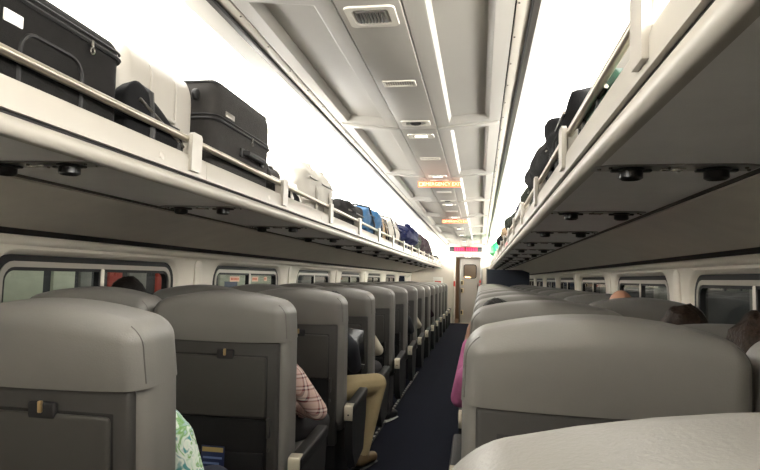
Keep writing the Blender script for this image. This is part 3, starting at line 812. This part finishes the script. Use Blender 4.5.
# navy safety card in a seat pocket
card = thing('safety_card', 'navy safety card with pale print tucked into a seat pocket', 'card', (-.640, 2.308, .33))
MB().rbox(-.048, .048, -.002, .002, 0, .235, .001, k=1).build('sheet', 'card_navy', card)
MB().box(-.044, .044, -.003, -.002, .212, .230).build('gold_band', 'card_gold', card, smooth=False)
for i in range(6): MB().box(-.040, .040-.012*(i % 3), -.003, -.002, .185-.022*i, .193-.022*i).build('print_line', 'card_text', card, smooth=False)
card.rotation_euler = (.03, 0, 0)

# ------------------------------------------------------------------ people
def capsule(b, p, q, r0, r1, n=12):
    p, q = Vector(p), Vector(q); d = q-p; L = d.length
    if L < 1e-6: d = Vector((0, 0, 1)); 
    t = d.normalized(); a = Vector((0, 0, 1)) if abs(t.z) < .9 else Vector((1, 0, 0)); u = t.cross(a).normalized(); v = t.cross(u)
    rings = []
    for i in range(1, 5): an = -PI/2+PI/2*i/4; rings.append((p+t*r0*math.sin(an), r0*math.cos(an)))
    for i in range(0, 4): an = PI/2*i/4; rings.append((q+t*r1*math.sin(an), r1*math.cos(an)))
    V = [tuple(p-t*r0)]; Fc = []
    for c, r in rings:
        for j in range(n): an = 2*PI*j/n; V.append(tuple(c+(u*math.cos(an)+v*math.sin(an))*r))
    V.append(tuple(q+t*r1)); m = len(rings)
    for j in range(n): Fc.append((0, 1+(j+1) % n, 1+j)); Fc.append((len(V)-1, 1+(m-1)*n+j, 1+(m-1)*n+(j+1) % n))
    for i in range(m-1):
        for j in range(n):
            a_ = 1+i*n+j; c_ = 1+i*n+(j+1) % n; Fc.append((a_, c_, c_+n, a_+n))
    b.add(V, Fc)
def ellipsoid(b, c, r, n=18, m=12, R=None, fn=None):
    V = []; Fc = []
    for i in range(1, m):
        th = PI*i/m
        for j in range(n):
            ph = 2*PI*j/n; p = Vector((math.sin(th)*math.cos(ph), math.sin(th)*math.sin(ph), math.cos(th)))
            s_ = fn(p) if fn else 1.
            p = Vector((p.x*r[0], p.y*r[1], p.z*r[2]))*s_
            if R: p = R@p
            V.append(tuple(Vector(c)+p))
    def pole(z):
        p = Vector((0, 0, z*r[2])); p = R@p if R else p; return tuple(Vector(c)+p)
    V.append(pole(1)); V.append(pole(-1))
    for i in range(m-2):
        for j in range(n):
            a_ = i*n+j; c_ = i*n+(j+1) % n; Fc.append((a_, a_+n, c_+n, c_))
    for j in range(n): Fc.append((len(V)-2, j, (j+1) % n)); Fc.append((len(V)-1, (m-2)*n+(j+1) % n, (m-2)*n+j))
    b.add(V, Fc)

def hand(b, segs, wrist, fwd, up, sidev, mskin, curl=.5, k=1.):
    """palm with five unequal bent fingers. fwd: finger direction, up: back of hand, sidev: towards the thumb"""
    W = Vector(wrist); f = Vector(fwd).normalized(); s_ = Vector(sidev).normalized(); u = Vector(up).normalized()
    def cap(p, q, r0, r1): capsule(b, p, q, r0, r1, 8); segs.append((tuple(p), tuple(q), r0, r1, mskin))
    for o in (-.024, 0., .024): cap(W+s_*o*.7+f*.02, W+s_*o+f*.082, .016, .014)
    for i, (o, L) in enumerate(((.030, .070), (.010, .078), (-.011, .072), (-.031, .056))):
        p = W+s_*o+f*.088; d1 = (f-u*curl*.5).normalized(); d2 = (f-u*curl*1.5).normalized()
        q = p+d1*L*.55; r = q+d2*L*.45
        cap(p, q, .0095, .0088); cap(q, r, .0088, .0078)
    p = W+s_*.030+f*.028; q = p+(s_*.8+f*.7-u*.3).normalized()*.040; r = q+(f*.9+s_*.25-u*.4).normalized()*.034
    cap(p, q, .013, .011); cap(q, r, .011, .009)

def person(label, loc, shirt, trouser, shoe, skin='skin', hair='hair_dark', hairstyle='short', lean=(0, 0), head=(0, 0, 0), top=1.20,
           larm=None, rarm=None, legs=None, hscale=1., sleeve='long', face_dir=(0, 1, 0)):
    """seated figure; loc = seat x,y ; +y forward. larm/rarm = (elbow, wrist, hand_fwd, hand_up)"""
    T = thing('person', label, 'person', (loc[0], loc[1], 0))
    b = MB(); segs = []
    def cap(p, q, r0, r1, m): capsule(b, p, q, r0, r1); segs.append((tuple(p), tuple(q), r0, r1, m))
    lx, ly = lean
    pel = Vector((0, .235, .545)); 
    sh = top-.285                       # shoulder height
    chest = Vector((lx*.7, .20+ly*.7, sh-.10)); neck0 = Vector((lx, .185+ly, sh+.02)); hc = Vector((lx+head[0], .215+ly+head[1], top-.120+head[2]))
    # torso
    for s_ in (-1, 1):
        cap(pel+Vector((s_*.075, 0, -.01)), pel+Vector((s_*.065, -.01, .14)), .105, .098, trouser if False else shirt)
        cap(pel+Vector((s_*.065, -.01, .14)), chest+Vector((s_*.080, 0, .0)), .098, .105, shirt)
        cap(chest+Vector((s_*.080, 0, .0)), Vector((lx+s_*.135, .185+ly, sh-.015)), .100, .062, shirt)
        cap(neck0, Vector((lx+s_*.150, .185+ly, sh-.02)), .058, .058, shirt)
    cap(pel+Vector((0, .02, 0)), chest+Vector((0, .02, 0)), .10, .10, shirt)
    cap(neck0+Vector((0, 0, -.01)), hc+Vector((0, -.02, -.05)), .055, .052, skin)
    # head
    fd = Vector(face_dir).normalized(); sd = fd.cross(Vector((0, 0, 1))).normalized(); ud = sd.cross(fd)
    R = Matrix((sd, fd, ud)).transposed()
    ellipsoid(b, hc, (.076, .096, .118), R=R, fn=lambda p: 1-.10*max(0, -p.z)*(1-max(0, p.y)*.5))
    segs.append((tuple(hc+ud*.03), tuple(hc-ud*.03), .10, .09, skin))
    cap(hc+fd*.078-ud*.085, hc+fd*.070-ud*.082, .024, .022, skin)            # chin
    cap(hc+fd*.092+ud*.005, hc+fd*.112-ud*.030, .010, .014, skin)            # nose
    for s_ in (-1, 1):
        cap(hc+sd*s_*.076-fd*.005+ud*.018, hc+sd*s_*.078-fd*.008-ud*.028, .014, .010, skin)   # ears
        cap(hc+sd*s_*.030+fd*.080+ud*.030, hc+sd*s_*.015+fd*.086+ud*.030, .010, .010, skin)    # brows
    cap(hc+fd*.090-ud*.052+sd*.018, hc+fd*.090-ud*.052-sd*.018, .008, .008, skin)             # mouth
    # arms
    for s_, A in ((-1, larm), (1, rarm)):
        shp = Vector((lx+s_*.180, .185+ly, sh-.045))
        if A is None: A = ((s_*.235, .24, .69), (s_*.13, .46, .62), (0, 1, 0), (0, 0, 1))
        el, wr = Vector(A[0]), Vector(A[1])
        cap(shp, el, .056, .044, shirt)
        if sleeve == 'long': cap(el, wr, .044, .032, shirt)
        else: cap(el, wr, .040, .028, skin)
        cap(wr, wr+Vector(A[2]).normalized()*.02, .026, .022, skin)
        f = Vector(A[2]).normalized(); u = Vector(A[3]).normalized(); sv = f.cross(u)*(-s_)
        hand(b, segs, wr, f, u, sv, skin)
    # legs
    LG = legs or {}
    feet = []
    for s_ in (-1, 1):
        g = LG.get(s_, ((s_*.13, .68, .50), (s_*.13, .70, .10)))
        kn, an = Vector(g[0]), Vector(g[1]); hip = Vector((s_*.085, .25, .535))
        cap(hip, kn, .092, .070, trouser); cap(kn, an+Vector((0, 0, .02)), .068, .050, trouser)
        td = Vector(g[2]).normalized() if len(g) > 2 else Vector((s_*.12, 1, 0)).normalized()
        cap(an+Vector((0, 0, -.035))-td*.03, an+Vector((0, 0, -.052))+td*.14, .045, .036, shoe)
        cap(an+Vector((0, 0, 0)), an+Vector((0, 0, -.04)), .042, .045, shoe)
        feet.append((an, td))
    me = bpy.data.meshes.new('tmp'); me.from_pydata(b.v, [], b.f)
    tmp = bpy.data.objects.new('tmp', me); COL.objects.link(tmp)
    md = tmp.modifiers.new('r', 'REMESH'); md.mode = 'VOXEL'; md.voxel_size = .0085; md.use_smooth_shade = True
    ms = tmp.modifiers.new('s', 'SMOOTH'); ms.factor = .5; ms.iterations = 3
    dg = bpy.context.evaluated_depsgraph_get()
    m2 = bpy.data.meshes.new_from_object(tmp.evaluated_get(dg)); bpy.data.objects.remove(tmp); bpy.data.meshes.remove(me)
    m2.materials.clear(); names = sorted(set(s_[4] for s_ in segs))
    for n_ in names: m2.materials.append(MATS[n_])
    npoly = len(m2.polygons); cen = np.empty(npoly*3); m2.polygons.foreach_get('center', cen); cen = cen.reshape(-1, 3)
    best = np.full(npoly, 1e9); mi = np.zeros(npoly, int)
    for p, q, r0, r1, n_ in segs:
        p = np.array(p); q = np.array(q); d = q-p; L2 = max(d@d, 1e-9); t = np.clip(((cen-p)@d)/L2, 0, 1)
        dist = np.linalg.norm(cen-(p+t[:, None]*d), axis=1)-(r0+(r1-r0)*t)
        k = dist < best; best[k] = dist[k]; mi[k] = names.index(n_)
    m2.polygons.foreach_set('material_index', mi.astype(np.int32)); m2.polygons.foreach_set('use_smooth', np.ones(npoly, bool))
    link('body', m2, T)
    for s_ in (-1, 1):
        e = MB(); ellipsoid(e, hc+sd*s_*.031+fd*.084+ud*.012, (.011, .011, .009), n=8, m=6); e.build('eye', 'eye_white', T)
    # hair
    hb = MB(); rr = random.Random(len(label))
    ph = [rr.uniform(0, 6) for _ in range(6)]
    if hairstyle != 'bald':
        big = {'short': 1.06, 'curly': 1.20, 'long': 1.12}[hairstyle]; wob = {'short': .02, 'curly': .035, 'long': .03}[hairstyle]
        drop = {'short': -.15, 'curly': -.45, 'long': -.95}[hairstyle]
        def hf(p):
            w_ = 1+wob*math.sin(9*p.x+ph[0])*math.sin(8*p.y+ph[1])+wob*math.sin(13*p.z+ph[2]+4*p.x)*.8+wob*.5*math.sin(21*p.x+17*p.y+ph[3])
            front = p.y*.9-.62*p.z
            cut = 0
            if p.y > -.1 and p.z < .25+.2*max(0, p.y): cut = 1
            if p.z < drop: cut = max(cut, .6)
            return big*w_ if not cut else (.88 if cut == 1 else .93)
        ellipsoid(hb, hc+ud*.004-fd*.006, (.080, .100, .120), n=36, m=24, R=R, fn=hf)
        hb.build('hair', hair, T)
    else:
        def hf(p):
            return 1.03 if (-.35 < p.z < .15 and p.y < .1) else .9
        ellipsoid(hb, hc-fd*.004, (.078, .098, .118), n=36, m=24, R=R, fn=hf); hb.build('hair', 'hair_brown', T)
    for an, td in feet:
        sm = MB(); c = an+Vector((0, 0, -.092))
        sm.tube([c-td*.075, c+td*.03, c+td*.17], [.040, .042, .030], n=12)
        V = [(x, y, c.z+(z-c.z)*.22+.006) for x, y, z in sm.v]; sm.v = V
        sm.build('shoe_sole', 'shoe_sole' if shoe == 'shoe_black' else 'black_plastic', T)
    return T
SA, SW = .657, 1.257
person('passenger in a green and white floral top seated behind the plaid sleeve', (-SA, SEATY(1)+.02), 'shirt_floral', 'trouser_jean', 'shoe_black', hair='hair_dark', top=1.125, lean=(.05, .0),
       rarm=((.285, .20, .66), (.12, .42, .60), (-.3, 1, 0), (0, 0, 1)))
person('passenger in a plaid shirt and dark trousers in an aisle seat', (-SA, SEATY(2)+.03), 'shirt_plaid', 'trouser_dark', 'shoe_black', hair='hair_brown', top=1.13, lean=(.065, .01),
       rarm=((.345, .27, .645), (.17, .50, .60), (-.4, 1, 0), (0, 0, 1)), legs={1: ((.245, .62, .515), (.22, .66, .10))})
p3 = person('passenger in khaki trousers and a dark top holding a tablet', (-SA, SEATY(3)+.03), 'shirt_dark', 'trouser_khaki', 'shoe_brown', hair='hair_dark', top=1.150, lean=(.10, .03), head=(.045, .03, 0),
       rarm=((.300, .28, .70), (.22, .50, .76), (-.5, 1, .2), (0, -.2, 1)), legs={1: ((.375, .66, .535), (.31, .55, .10), (.35, 1, 0)), -1: ((-.05, .68, .50), (-.03, .70, .10))}, face_dir=(.1, 1, -.35))
person('passenger in a beige jacket and black trainers stretched towards the aisle', (-SA, SEATY(4)+.0), 'shirt_beige', 'trouser_dark', 'shoe_black', hair='hair_brown', top=1.10, lean=(.05, .02),
       rarm=((.285, .26, .69), (.15, .46, .64), (-.4, 1, 0), (0, 0, 1)), legs={1: ((.18, .72, .48), (.27, .90, .10), (.35, 1, 0)), -1: ((-.02, .72, .48), (.10, .90, .10), (.25, 1, 0))})
person('passenger with a black coat in an aisle seat past the beige jacket', (-SA, SEATY(6)+.02), 'shirt_dark', 'trouser_dark', 'shoe_black', hair='hair_dark', top=1.12, lean=(.09, 0.),
       rarm=((.31, .24, .68), (.17, .46, .62), (-.4, 1, 0), (0, 0, 1)))
person('passenger with a pale grey sleeve in an aisle seat far along the car', (-SA, SEATY(7)+.02), 'shirt_beige', 'trouser_dark', 'shoe_black', hair='hair_dark', top=1.10, lean=(.04, 0.),
       rarm=((.29, .28, .66), (.17, .46, .62), (-.4, 1, 0), (0, 0, 1)))
person('passenger with a plum sleeve in an aisle seat far along the car', (-SA, SEATY(9)+.02), 'plum_fabric', 'trouser_dark', 'shoe_black', hair='hair_dark', top=1.10, lean=(.06, 0.),
       rarm=((.30, .26, .68), (.17, .46, .62), (-.4, 1, 0), (0, 0, 1)))
person('dark haired passenger in a window seat under the suitcase rack', (-SW, SEATY(2)+.06), 'shirt_dark', 'trouser_jean', 'shoe_black', hair='hair_dark', top=1.215)
person('passenger with dark hair and a pink top leaning towards the aisle', (SA, SEATY(2)+.04), 'shirt_pink', 'trouser_dark', 'shoe_black', skin='skin_dark', hair='hair_dark', top=1.165, lean=(-.12, .02), head=(-.065, .02, 0),
       larm=((-.335, .26, .74), (-.305, .38, .95), (.25, .3, 1), (-.6, -.6, .2)))
person('dark haired passenger beside the first right hand window', (SW-.05, SEATY(1)+.06), 'shirt_grey', 'trouser_jean', 'shoe_black', hair='hair_brown', hairstyle='curly', top=1.155, lean=(-.06, .13))
person('passenger with brown curly hair in the tipped back window seat', (SW-.035, SEATY(2)+.06), 'shirt_grey', 'trouser_jean', 'shoe_black', hair='hair_brown', hairstyle='curly', top=1.145)
person('bald passenger in a window seat', (SW-.06, SEATY(3)+.06), 'shirt_grey', 'trouser_dark', 'shoe_brown', hairstyle='bald', top=1.215)
tb = thing('tablet', 'tablet computer with a pale back held by the khaki trousered passenger', 'tablet', (-.43, 3.92, .80))
MB().rbox(-.09, .09, -.004, .004, -.12, .12, .003, k=1).build('screen', 'screen_dark', tb)
MB().rbox(-.093, .093, .004, .008, -.123, .123, .003, k=1).build('case', 'tablet_case', tb)
tb.rotation_euler = (math.radians(-28), math.radians(10), math.radians(35))

# ------------------------------------------------------------------ luggage
ZS = 1.601
def lump(amp, seed):
    r = random.Random(seed); ks = [(r.uniform(8, 20), r.uniform(8, 20), r.uniform(8, 20), r.uniform(0, 6)) for _ in range(4)]
    k2 = [(r.uniform(25, 45), r.uniform(20, 40), r.uniform(25, 45), r.uniform(0, 6)) for _ in range(4)]
    def f(x, y, z):
        d = sum(math.sin(a*x+p)*math.sin(b*y+p*2)*math.sin(c*z+p*.5+1) for a, b, c, p in ks)*amp+sum(math.sin(a*x+p+2*math.sin(9*z))*math.sin(b*y+p*2)*math.sin(c*z+p) for a, b, c, p in k2)*amp*.55
        return (x*(1+d), y*(1+d*.6), z*(1+d*.8) if z > .01 else z)
    return f
def suitcase(label, x0, x1, y0, y1, h, m, wheels=True, facing=1, rot=0., group=None, style='a'):
    """lying on its long side; front (opening side) faces the aisle on +x*facing. local origin at base centre"""
    xc, yc = (x0+x1)/2, (y0+y1)/2; hx, hy = (x1-x0)/2, (y1-y0)/2
    t = thing('suitcase', label, 'suitcase', (xc, yc, ZS), rot, group)
    s_ = facing
    def bulge(x, y, z): return (x*(1+.02*math.cos(y/hy*PI/2)), y, z)
    MB().rbox(-hx, hx, -hy, hy, .0, h, (.05, .075, .045 if style == 'a' else .085), k=5, m=(3, 4, 3), fn=bulge).build('body', m, t)
    zz = h*(.83 if style == 'a' else .62)
    # zip band and lid seam
    def ringpath(z, e=.002): return [(x, y, z) for x, y in rrect(hx*1.012+e, -hy-e, hy+e, .06)]
    r = ringpath(zz); MB().tube(r+[r[0]], .007, n=6, caps=False).build('zip_band', 'black_trim', t)
    r = ringpath(zz+.018); MB().tube(r+[r[0]], .004, n=6, caps=False).build('piping', 'black_trim', t)
    r = [(x, y, h-.022) for x, y in rrect(hx-.014, -hy+.020, hy-.020, .05)]; MB().tube(r+[r[0]], .006, n=6, caps=False).build('piping', 'black_trim', t)
    xo = s_*hx*1.018
    # zip pulls
    pl = MB().rbox(-.003, .003, -.005, .005, -.020, .0, .002, k=1)
    z_ = pl.build('zip_pull', 'zip', t); z_.location = (xo+s_*.008, hy*(.60 if style == 'a' else .15), zz+.005)
    MB().tube([(xo+s_*.009, hy*(.60 if style == 'a' else .15)+.009*math.sin(a), zz-.026-.009*math.cos(a)) for a in np.linspace(0, 2*PI, 13)], .0022, n=6).build('pull_ring', 'zip', t)
    # handle on the aisle side
    yh = -.02 if style == 'a' else hy*.20
    if style != 'a':
        MB().tube([(xo, yh-.13, zz-.09), (xo+s_*.025, yh-.11, zz-.09), (xo+s_*.030, yh, zz-.092), (xo+s_*.025, yh+.11, zz-.09), (xo, yh+.13, zz-.09)], [.012, .014, .015, .014, .012], n=8).build('handle', 'black_trim', t)
        for a in (-.125, .125): MB().rbox(xo-.006, xo+.010, yh+a-.022, yh+a+.022, zz-.112, zz-.068, .006, k=1).build('handle_mount', 'black_trim', t)
        MB().rbox(xo-.004, xo+.004, -hy*.72, -hy*.45, zz+.03, zz+.055, .003, k=1).build('badge', 'zip', t)
    else:
        # outer pocket outline and luggage label
        q = [(xo+s_*.001, y+hy*.28, z) for y, z in rrect(.115, .03, zz-.07, .05)]; MB().tube(q+[q[0]], .006, n=6, caps=False).build('pocket_seam', 'black_trim', t)
        MB().rbox(xo-.001, xo+.004, .5*(1.203+1.252)-yc-.030, .5*(1.203+1.252)-yc+.030, .228, .258, .002, k=1).build('label', 'label_white', t)
    if wheels:
        for (a, c) in ((-.6, .07), (.6, .07), (-.6, h-.09), (.6, h-.09)):
            MB().lathe([(.022, -.010), (.025, -.006), (.025, .006), (.022, .010)], (a*hx, -hy-.016, c), n=14, axis='x').build('wheel', 'black_trim', t)
    return t
def soft_bag(name, label, cat, x0, x1, y0, y1, h, m, seed, amp=.05, strap='black_trim', extra=None, slope=0., r=.45, over=0.):
    xc, yc = (x0+x1)/2, (y0+y1)/2; hx, hy = (x1-x0)/2, (y1-y0)/2
    t = thing(name, label, cat, (xc, yc, ZS)); lf = lump(amp, seed); sf = -1 if xc > 0 else 1
    def fn(x, y, z):
        x, y, z = lf(x, y, z)
        z = z*(1-slope*(y/hy*.5+.5))
        k = max(0., min(1., (z-.16)/.08))*max(0., min(1., x*sf/hx))
        return (x+sf*over*k, y, max(0., z))
    MB().rbox(-hx, hx, -hy, hy, 0, h, (hx*r*1.6, hy*r*1.4, h*r), k=6, m=(8, 14, 8), fn=fn).build('body', m, t)
    sf = -1 if xc > 0 else 1
    zt = lambda y: h*(1-slope*(y/hy*.5+.5))
    # straps and a zip wrapped over the body
    for i, yy in enumerate((-hy*.45, hy*.4)):
        pts = [(sf*hx*1.03, yy, .03*h), (sf*hx*1.05, yy, zt(yy)*.5), (sf*hx*.75, yy, zt(yy)*.98), (0, yy, zt(yy)*1.06), (-sf*hx*.7, yy, zt(yy)*.98)]
        MB().tube(pts, .011, n=6).build('strap', strap, t)
    pts = [(sf*hx*1.0*math.cos(0), -hy*.8+1.6*hy*i/8, zt(-hy*.8+1.6*hy*i/8)*.72) for i in range(9)]
    MB().tube([(p[0]*1.0, p[1], p[2]) for p in pts], .006, n=6).build('zip', 'zip', t)
    return t
# suitcase-side rack
suitcase('big black fabric suitcase with a small white label lying on the rack', -1.18, -.715, .80, 1.69, .360, 'black_fabric', style='a')
soft_bag('backpack', 'crumpled black backpack lying between the black suitcase and the white case', 'backpack', -.785, -.703, 1.72, 2.16, .31, 'black_fabric2', 3, .03, slope=.62, r=.38)
def hard_case(label, x0, x1, y0, y1, h, group=None):
    xc, yc = (x0+x1)/2, (y0+y1)/2; hx, hy = (x1-x0)/2, (y1-y0)/2
    t = thing('hard_case', label, 'suitcase', (xc, yc, ZS), 0, group)
    MB().rbox(-hx, hx, -hy, hy, 0, h, (.05, .05, .11), k=6, m=(2, 2, 2)).build('shell', 'white_case', t)
    for yy in (-hy*.35, hy*.35):
        pts = [(x, yy, z) for x, z in rrect(hx+.002, .0, h+.002, .10)]; MB().tube(pts+[pts[0]], .006, n=6, caps=False).build('rib', 'white_case', t)
    sf = 1 if xc < 0 else -1
    MB().tube([(sf*(hx+.0), -.06, h*.5), (sf*(hx+.022), -.05, h*.5), (sf*(hx+.022), .05, h*.5), (sf*hx, .06, h*.5)], .008, n=8).build('handle', 'white_cloth', t)
    return t
hard_case('glossy white hard case standing between the black backpack and the grey suitcase', -1.20, -.79, 1.80, 2.31, .445)
suitcase('dark grey fabric suitcase with a side handle lying on the rack', -1.13, -.715, 2.34, 3.03, .490, 'grey_fabric', style='b')
soft_bag('cosmetic_case', 'small dark grey case tucked behind the grey suitcase', 'bag', -1.06, -.74, 3.09, 3.28, .26, 'grey_fabric', 5, .02, r=.25)
soft_bag('rolled_jacket', 'rolled black jacket beside the plump white bag', 'jacket', -.95, -.72, 3.32, 3.68, .21, 'black_fabric2', 9, .08, strap='label_white')
soft_bag('tote_bag', 'plump white bag on the rack between the rolled jacket and the black holdall', 'bag', -1.15, -.72, 3.72, 4.55, .42, 'white_cloth', 11, .03, strap='white_cloth', r=.35)
soft_bag('holdall', 'flat black holdall next to the blue duffel bag', 'bag', -1.10, -.72, 4.92, 5.75, .31, 'black_fabric', 13, .04, r=.25)
soft_bag('duffel_bag', 'blue duffel bag standing on the rack', 'bag', -1.12, -.71, 5.85, 7.00, .39, 'blue_fabric', 15, .06, over=.02)
soft_bag('pouch', 'small tan bag behind the blue duffel bag', 'bag', -1.0, -.73, 7.05, 7.42, .36, 'tan_fabric', 17, .05)
soft_bag('shopping_bag', 'white bag resting against the navy sports bag', 'bag', -1.12, -.72, 7.50, 8.55, .44, 'white_cloth', 20, .05, strap='black_trim')
soft_bag('sports_bag', 'navy and white sports bag bulging over the rail', 'bag', -1.10, -.71, 8.62, 10.2, .46, 'navy_fabric', 19, .07, strap='label_white', over=.10)
soft_bag('backpack', 'dark olive backpack past the navy sports bag', 'backpack', -1.1, -.71, 10.3, 11.3, .46, 'olive_fabric', 21, .06)
soft_bag('backpack', 'plum coloured backpack near the far end of the suitcase rack', 'backpack', -1.10, -.71, 11.45, 13.3, .50, 'plum_fabric', 23, .06, over=.05)
soft_bag('backpack', 'black backpack past the plum backpack', 'backpack', -1.05, -.71, 13.4, 14.3, .36, 'black_fabric2', 25, .06)
soft_bag('bag', 'small black bag last on the suitcase rack', 'bag', -1.0, -.71, 15.8, 16.7, .26, 'black_fabric2', 27, .06)
# backpack-side rack
hard_case('white hard case with a green bag in front of it', .80, 1.22, 1.45, 2.14, .40)
soft_bag('pouch', 'dark green bag squeezed between the white hard case and the rail', 'bag', .705, .785, 1.50, 2.02, .20, 'green_dark', 31, .03)
soft_bag('backpack', 'slumped black backpack on the right hand rack', 'backpack', .71, 1.10, 2.32, 2.86, .43, 'black_fabric2', 33, .08, slope=.1, over=.02)
soft_bag('backpack', 'black rucksack right behind the slumped black backpack', 'backpack', .71, 1.05, 2.90, 3.85, .40, 'black_fabric', 35, .08, over=.05)
soft_bag('shopping_bag', 'white and blue bag behind the olive backpack', 'bag', .71, 1.15, 4.9, 5.7, .40, 'navy_fabric', 38, .05, strap='label_white')
soft_bag('backpack', 'olive green backpack past the black rucksack', 'backpack', .71, 1.08, 4.0, 4.8, .34, 'olive_fabric', 37, .07, over=.03)
soft_bag('backpack', 'dark grey green bag bulging over the rail', 'backpack', .71, 1.05, 5.9, 7.1, .34, 'olive_fabric', 39, .08, over=.06)
soft_bag('pouch', 'tan bag between the dark bags on the right hand rack', 'bag', .71, 1.0, 7.4, 8.3, .34, 'tan_fabric', 41, .07, over=.05)
soft_bag('backpack', 'black bag past the tan bag', 'backpack', .71, 1.05, 8.6, 9.8, .34, 'black_fabric2', 43, .08, over=.05)
soft_bag('carrier_bag', 'bright green carrier bag at the far end of the right hand rack', 'bag', .72, 1.0, 13.0, 14.2, .50, 'green_bright', 45, .06, strap='green_bright', over=.10)

# ---- labels of repeats: count them from the end door
def count_from_door(prefix, what=None):
    G = {}
    for o in COL.objects:
        if o.parent is None and o.name.split('.')[0] == prefix and 'label' in o: G.setdefault(o['label'], []).append(o)
    for lab, os_ in G.items():
        if len(os_) < 2: continue
        for i, o in enumerate(sorted(os_, key=lambda q: -q.location.y)):
            o['label'] = lab+', %s from the end door' % NUM[i]
for n_ in ('reading_light_unit', 'outside_fill_lamp', 'reflection_column', 'ceiling_vent', 'ceiling_light', 'exit_sign'): count_from_door(n_)
